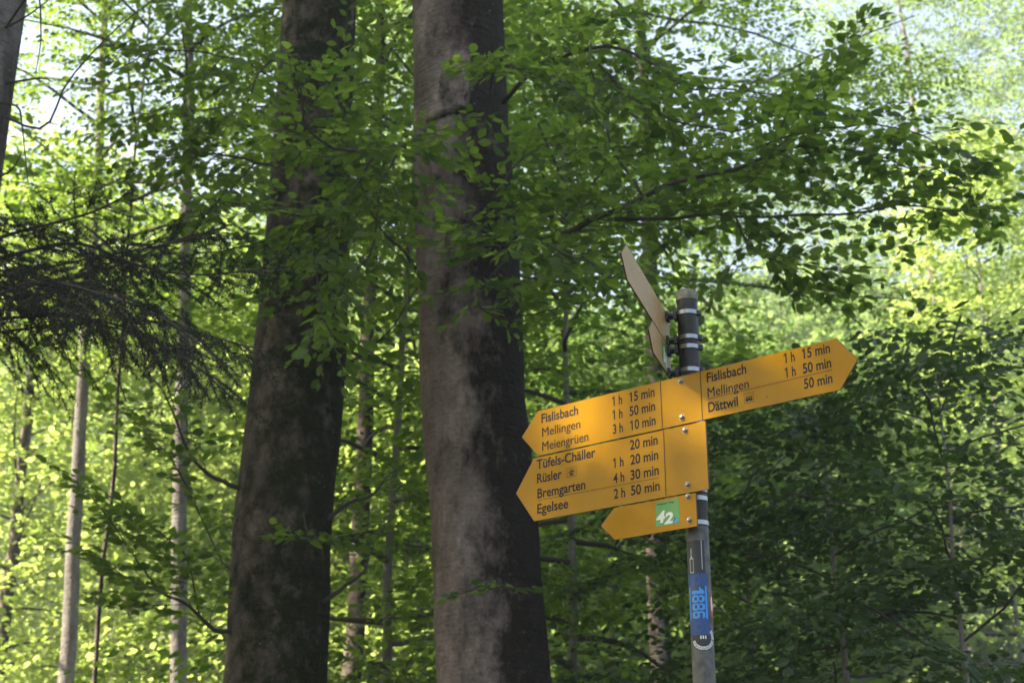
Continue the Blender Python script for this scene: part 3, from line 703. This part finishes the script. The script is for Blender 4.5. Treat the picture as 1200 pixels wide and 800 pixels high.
spruce_bough(ts, sbase, pts([(-60, 330, 6.2), (30, 318, 5.9), (120, 300, 5.8), (200, 285, 5.8), (275, 262, 5.8)]), .008, 46, .55, .075, .4)
spruce_bough(ts, sbase, pts([(-60, 400, 6.2), (30, 385, 6.0), (110, 380, 5.9), (180, 400, 5.8), (235, 445, 5.8)]), .007, 49, .5, .085, .6)
for ctrl in ([(-10, 40, 6.2), (30, 20, 6.0), (70, -10, 5.9)], [(-5, 100, 6.2), (45, 92, 6.0), (62, 96, 5.9)], [(-8, 120, 6.2), (20, 125, 6.0), (26, 150, 5.9), (33, 215, 5.9)],
             [(-20, 215, 6.2), (12, 200, 6.0), (26, 178, 5.9)], [(-5, 50, 6.2), (40, -10, 5.9), (48, 40, 5.8), (42, 85, 5.8)], [(-10, 130, 6.2), (50, 150, 6.0), (80, 95, 5.9), (135, 35, 5.9), (180, 0, 5.9)]):
    bare(ts, sbase, pts(ctrl), .007, .002, 'dead_twig')
rng = np.random.default_rng(47); lv = Leaves(); wd = mbs; wd.mi = 1
for i in range(34):
    z = 7.5 + i * .27; yaw = i * 2.4; L = 2.6 * (1 - (z - 7.5) / 10.5); q = np.array([sbase[0] + .012 * z, sbase[1], z]); d = np.array([math.cos(yaw), math.sin(yaw), -.15])
    c = curve([q, q + d * L * .5 + np.array([0, 0, .05]), q + d * L], 8); wd.tube(c, np.linspace(.02, .004, 8), 5, caps=False)
    for k in range(26):
        s = L * rng.uniform(.15, 1); a, tn = along(c, s); put = turn(tn, ZUP, R(rng.uniform(-70, 70))); pp = np.array([a, a + put * .2 + np.array([0, 0, -.05]), a + put * .38 + np.array([0, 0, -.16])]); needles(lv, pp, rng, 70, .05)
mbs.build('trunk', [M_BARK_SPRUCE, M_TWIG], ts, sbase, True); lv.build('crown', M_NEEDLE, ts, NEEDLE_T, sbase)

# ------------------------------------------------------------------ trees in the middle distance
def leafy(name, label, x, Yd, H, r, seed, z0, rad, nl, ns, leafm, bark=M_BARK_PALE, sprays=SPRAYS, sc=1.0, rise=(0, 45), profile='even', tpl=MID_T, lean=(0, 0), group=None, z1=None, cat='tree', ypx=600, rl=.03, sector=None):
    q = at(x, ypx, Yd); g = G(q[0], Yd); b = np.array([q[0] - lean[0] * (q[2] - g), Yd - lean[1] * (q[2] - g), g])
    tr = thing(name, label, cat, b, group); rng = np.random.default_rng(seed)
    zz = np.linspace(-.2, H, 30); wob = np.cumsum(rng.normal(0, .012, (30, 2)), axis=0) * H / 12
    P = np.stack([b[0] + lean[0] * zz + wob[:, 0], b[1] + lean[1] * zz + wob[:, 1], g + zz], 1)
    mb = MB(); trunk_tube(mb, P, r * np.linspace(1.1, .15, 30), 14, seed, .04); lv = Leaves(); mb.mi = 1
    crown(mb, lv, P, rng, g + z0, g + (z1 or H), rad, nl, ns, sprays, sc, rise, profile, rl, sector)
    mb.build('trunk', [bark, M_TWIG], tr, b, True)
    lv.build('crown', leafm, tr, tpl, b)
    return tr
leafy('young_beech', 'slim young tree with dark leaves, below the right pointing board', 985, 8.4, 4.5, .035, 51, 1.4, .95, 22, 4, M_LEAF_DARK, M_BARK_PALE, sc=.8, rise=(0, 35), ypx=650, rl=.012)
leafy('leafy_bush', 'dark leafy bush in the lower right corner beyond the signpost', 1120, 7.6, 4.2, .03, 52, .9, 1.2, 25, 4, M_LEAF_DARK, sc=.8, rise=(0, 40), ypx=700, rl=.012, cat='bush')
leafy('leafy_bush', 'dark bush low behind the post with the blue sticker', 880, 9.2, 3.9, .03, 53, .8, 1.2, 17, 4, M_LEAF_DARK, sc=.8, rise=(0, 40), ypx=760, rl=.012, cat='bush')
leafy('young_beech', 'young beech with dense dark leaves between grey trunk and arrow boards', 668, 10.2, 7.4, .05, 54, 1.8, 1.25, 38, 6, M_LEAF, rise=(0, 35), ypx=700)
leafy('young_beech', 'leafy young beech in the gap between the two thick trunks', 455, 11.5, 9.5, .05, 55, 2.6, 1.4, 40, 6, M_LEAF, rise=(0, 35))
leafy('beech_tree', 'straight thin beech with pinkish pale bark left of the mossy trunk', 222, 15.5, 19, .10, 58, 8.8, 3.2, 24, 7, M_LEAF, M_BARK_PALE, rise=(5, 50), rl=.032, lean=(-.06, 0))
leafy('beech_tree', 'pale grey mottled beech trunk further left among bright leaves', 82, 18, 20, .11, 59, 9.2, 3.6, 36, 8, M_LEAF, M_BARK_PALE, rise=(5, 50), rl=.032, lean=(-.05, 0))
leafy('beech_tree', 'grey beech trunk seen low between the two thick trunks', 413, 15, 18, .115, 60, 7.5, 3.2, 38, 8, M_LEAF, M_BARK_GREY, rise=(5, 50), rl=.032, ypx=720)
leafy('beech_tree', 'slender dark stem leaning between the two pale thin trunks', 133, 16, 16, .032, 62, 7.5, 2.2, 24, 7, M_LEAF, M_BARK_GREY, rise=(5, 50), rl=.03, lean=(-.03, 0))
leafy('beech_tree', 'tall beech whose dark trunk shows above the bough over the signpost', 742, 17, 21, .14, 63, 8.6, 4.7, 66, 10, M_LEAF, M_BARK_GREY, rise=(0, 45), rl=.032, ypx=10)
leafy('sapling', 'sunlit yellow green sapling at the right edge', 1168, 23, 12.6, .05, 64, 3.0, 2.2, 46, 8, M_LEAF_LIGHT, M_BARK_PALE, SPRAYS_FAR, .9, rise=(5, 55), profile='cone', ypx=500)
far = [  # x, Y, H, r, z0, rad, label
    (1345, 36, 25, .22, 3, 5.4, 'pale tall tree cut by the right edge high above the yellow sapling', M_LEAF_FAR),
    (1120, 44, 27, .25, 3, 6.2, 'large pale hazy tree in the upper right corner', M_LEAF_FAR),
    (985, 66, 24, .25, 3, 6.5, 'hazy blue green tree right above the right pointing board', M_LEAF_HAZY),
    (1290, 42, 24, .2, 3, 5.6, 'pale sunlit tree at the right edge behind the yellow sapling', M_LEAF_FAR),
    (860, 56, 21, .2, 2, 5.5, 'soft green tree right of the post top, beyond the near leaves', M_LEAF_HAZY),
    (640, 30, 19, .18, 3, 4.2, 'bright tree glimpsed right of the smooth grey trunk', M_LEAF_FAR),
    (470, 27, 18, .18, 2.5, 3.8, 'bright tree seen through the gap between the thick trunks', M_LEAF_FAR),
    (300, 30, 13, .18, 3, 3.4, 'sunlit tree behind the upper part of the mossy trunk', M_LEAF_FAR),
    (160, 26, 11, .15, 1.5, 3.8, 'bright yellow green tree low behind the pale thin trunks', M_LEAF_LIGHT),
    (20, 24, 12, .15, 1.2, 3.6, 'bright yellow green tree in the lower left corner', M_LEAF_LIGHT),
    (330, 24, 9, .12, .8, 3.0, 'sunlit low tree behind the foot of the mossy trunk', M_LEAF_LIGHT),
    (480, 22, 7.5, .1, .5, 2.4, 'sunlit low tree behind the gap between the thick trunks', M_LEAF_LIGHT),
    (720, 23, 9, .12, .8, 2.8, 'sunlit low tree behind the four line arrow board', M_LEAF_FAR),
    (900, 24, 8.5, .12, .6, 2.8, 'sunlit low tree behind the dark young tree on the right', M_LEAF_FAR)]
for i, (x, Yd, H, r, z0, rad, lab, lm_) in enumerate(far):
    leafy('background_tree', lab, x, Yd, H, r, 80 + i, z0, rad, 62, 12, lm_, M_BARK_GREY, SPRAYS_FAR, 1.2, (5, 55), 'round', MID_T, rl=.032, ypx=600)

# unseen trees added left of the view so their crowns shade the post
shade = [(-9.2, 3.4, 20, 7.5), (-9.6, 7.2, 19, 5), (-10.2, 11.0, 19, 5), (-13.5, 4.4, 22, 8), (-14, 8.8, 22, 6), (-8, -6.5, 18, 5)]
SUNV = np.array([math.sin(SUN_AZ) * math.cos(SUN_EL), math.cos(SUN_AZ) * math.cos(SUN_EL), math.sin(SUN_EL)])
def keep_gap(lv):
    """a chink in the canopy that lets one sunbeam reach the left arm of the top board"""
    P, A, Nn, Sz = lv.arrays(); d = P - (O + U * -.36 - ZUP * .055); d = d - np.outer(d @ SUNV, SUNV)
    k = np.linalg.norm(d, axis=1) > .10; lv.P, lv.A, lv.N, lv.S = [P[k]], [A[k]], [Nn[k]], [Sz[k]]
for i, (x, y, H, zc) in enumerate(shade):
    b = np.array([x, y, G(x, y)]); tr = thing('beech_tree', 'unseen tall beech added left of the view to shade the signpost', 'tree', b, 'unseen beeches added for shade')
    rng = np.random.default_rng(300 + i); P = np.array([b + ZUP * z for z in np.linspace(-.2, H, 20)]); mb = MB(); trunk_tube(mb, P, np.linspace(.26, .05, 20), 18, i, .03)
    lv = Leaves(); mb.mi = 1; crown(mb, lv, P, rng, zc, H, 5.0, 62, 12, SPRAYS_FAR, 1.5, (0, 55), 'even', .07)
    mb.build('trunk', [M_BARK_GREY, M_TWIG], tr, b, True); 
    keep_gap(lv); lv.build('crown', M_LEAF, tr, MID_T, b)
for i, (x, y, H) in enumerate([(-13.3, .5, 9), (-11.6, -3.7, 9)]):  # unseen trees added to shape the reflections on the yellow boards
    b = np.array([x, y, G(x, y)]); tr = thing('young_beech', 'unseen young beech added left of the view to shape the board glare', 'tree', b, 'unseen young beeches added for the board glare')
    rng = np.random.default_rng(330 + i); P = np.array([b + ZUP * z for z in np.linspace(-.2, H, 20)]); mb = MB(); trunk_tube(mb, P, np.linspace(.07, .01, 20), 12, i, .03)
    lv = Leaves(); mb.mi = 1; crown(mb, lv, P, rng, .6, H, 1.75, 44, 7, SPRAYS_FAR, 1.0, (0, 45), 'even', .02)
    mb.build('trunk', [M_BARK_GREY, M_TWIG], tr, b, True); keep_gap(lv); lv.build('crown', M_LEAF, tr, MID_T, b)

# ------------------------------------------------------------------ the far wood as one mass, and low undergrowth
rng = np.random.default_rng(7); lv = Leaves(); wd = MB()
for i in range(190):
    Yd = rng.uniform(45, 150) if i > 50 else rng.uniform(42, 70); x = rng.uniform(-.55, .62) * Yd; H = rng.uniform(11, 17); g = G(x, Yd)
    P = np.array([[x, Yd, g + z] for z in np.linspace(0, H, 8)]); wd.tube(P, np.linspace(.22, .05, 8), 6)
    crown(None, lv, P, rng, g + 1.5, g + H, 4.2, 24, 5, SPRAYS_HUGE, 1.15, (0, 60), 'round')
P, A, Nn, Sz = lv.arrays(); print('far wood leaves', len(Sz))
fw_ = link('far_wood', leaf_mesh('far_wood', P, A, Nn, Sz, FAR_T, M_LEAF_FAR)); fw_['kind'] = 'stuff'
fw_['label'] = 'wooded slope of pale green trees far behind'; fw_['category'] = 'wood'
wd.build('stem', M_BARK_GREY, fw_, (0, 0, 0))
rng = np.random.default_rng(9); lv = Leaves()
for i in range(900):
    Yd = rng.uniform(16, 45); x = rng.uniform(-.45, .5) * Yd; g = G(x, Yd)
    put_spray(lv, SPRAYS_FAR[rng.integers(5)], np.array([x, Yd, g + rng.uniform(.1, 1.3)]), rng.uniform(0, 6.28), R(rng.uniform(-10, 50)), R(rng.normal(0, 20)), rng.uniform(.7, 1.2), rng)
P, A, Nn, Sz = lv.arrays()
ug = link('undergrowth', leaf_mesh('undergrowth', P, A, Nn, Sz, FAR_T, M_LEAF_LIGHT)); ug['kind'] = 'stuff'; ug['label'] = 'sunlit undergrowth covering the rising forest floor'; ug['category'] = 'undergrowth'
print('polys', sum(len(m.polygons) for m in D.meshes))

# ------------------------------------------------------------------ morning haze between the trees
mb = MB(); mb.box((0, 100, 38), (160, 0, 0), (0, 160, 0), (0, 0, 41))
m = D.materials.new('haze'); m.use_nodes = True; t = m.node_tree; t.nodes.clear()
o_ = N(t, 'ShaderNodeOutputMaterial'); v = N(t, 'ShaderNodeVolumePrincipled'); v.inputs['Color'].default_value = (.93, .96, 1, 1); v.inputs['Density'].default_value = .0022; v.inputs['Anisotropy'].default_value = .2
t.links.new(v.outputs[0], o_.inputs['Volume'])
hz = mb.build('haze', m); hz['kind'] = 'stuff'
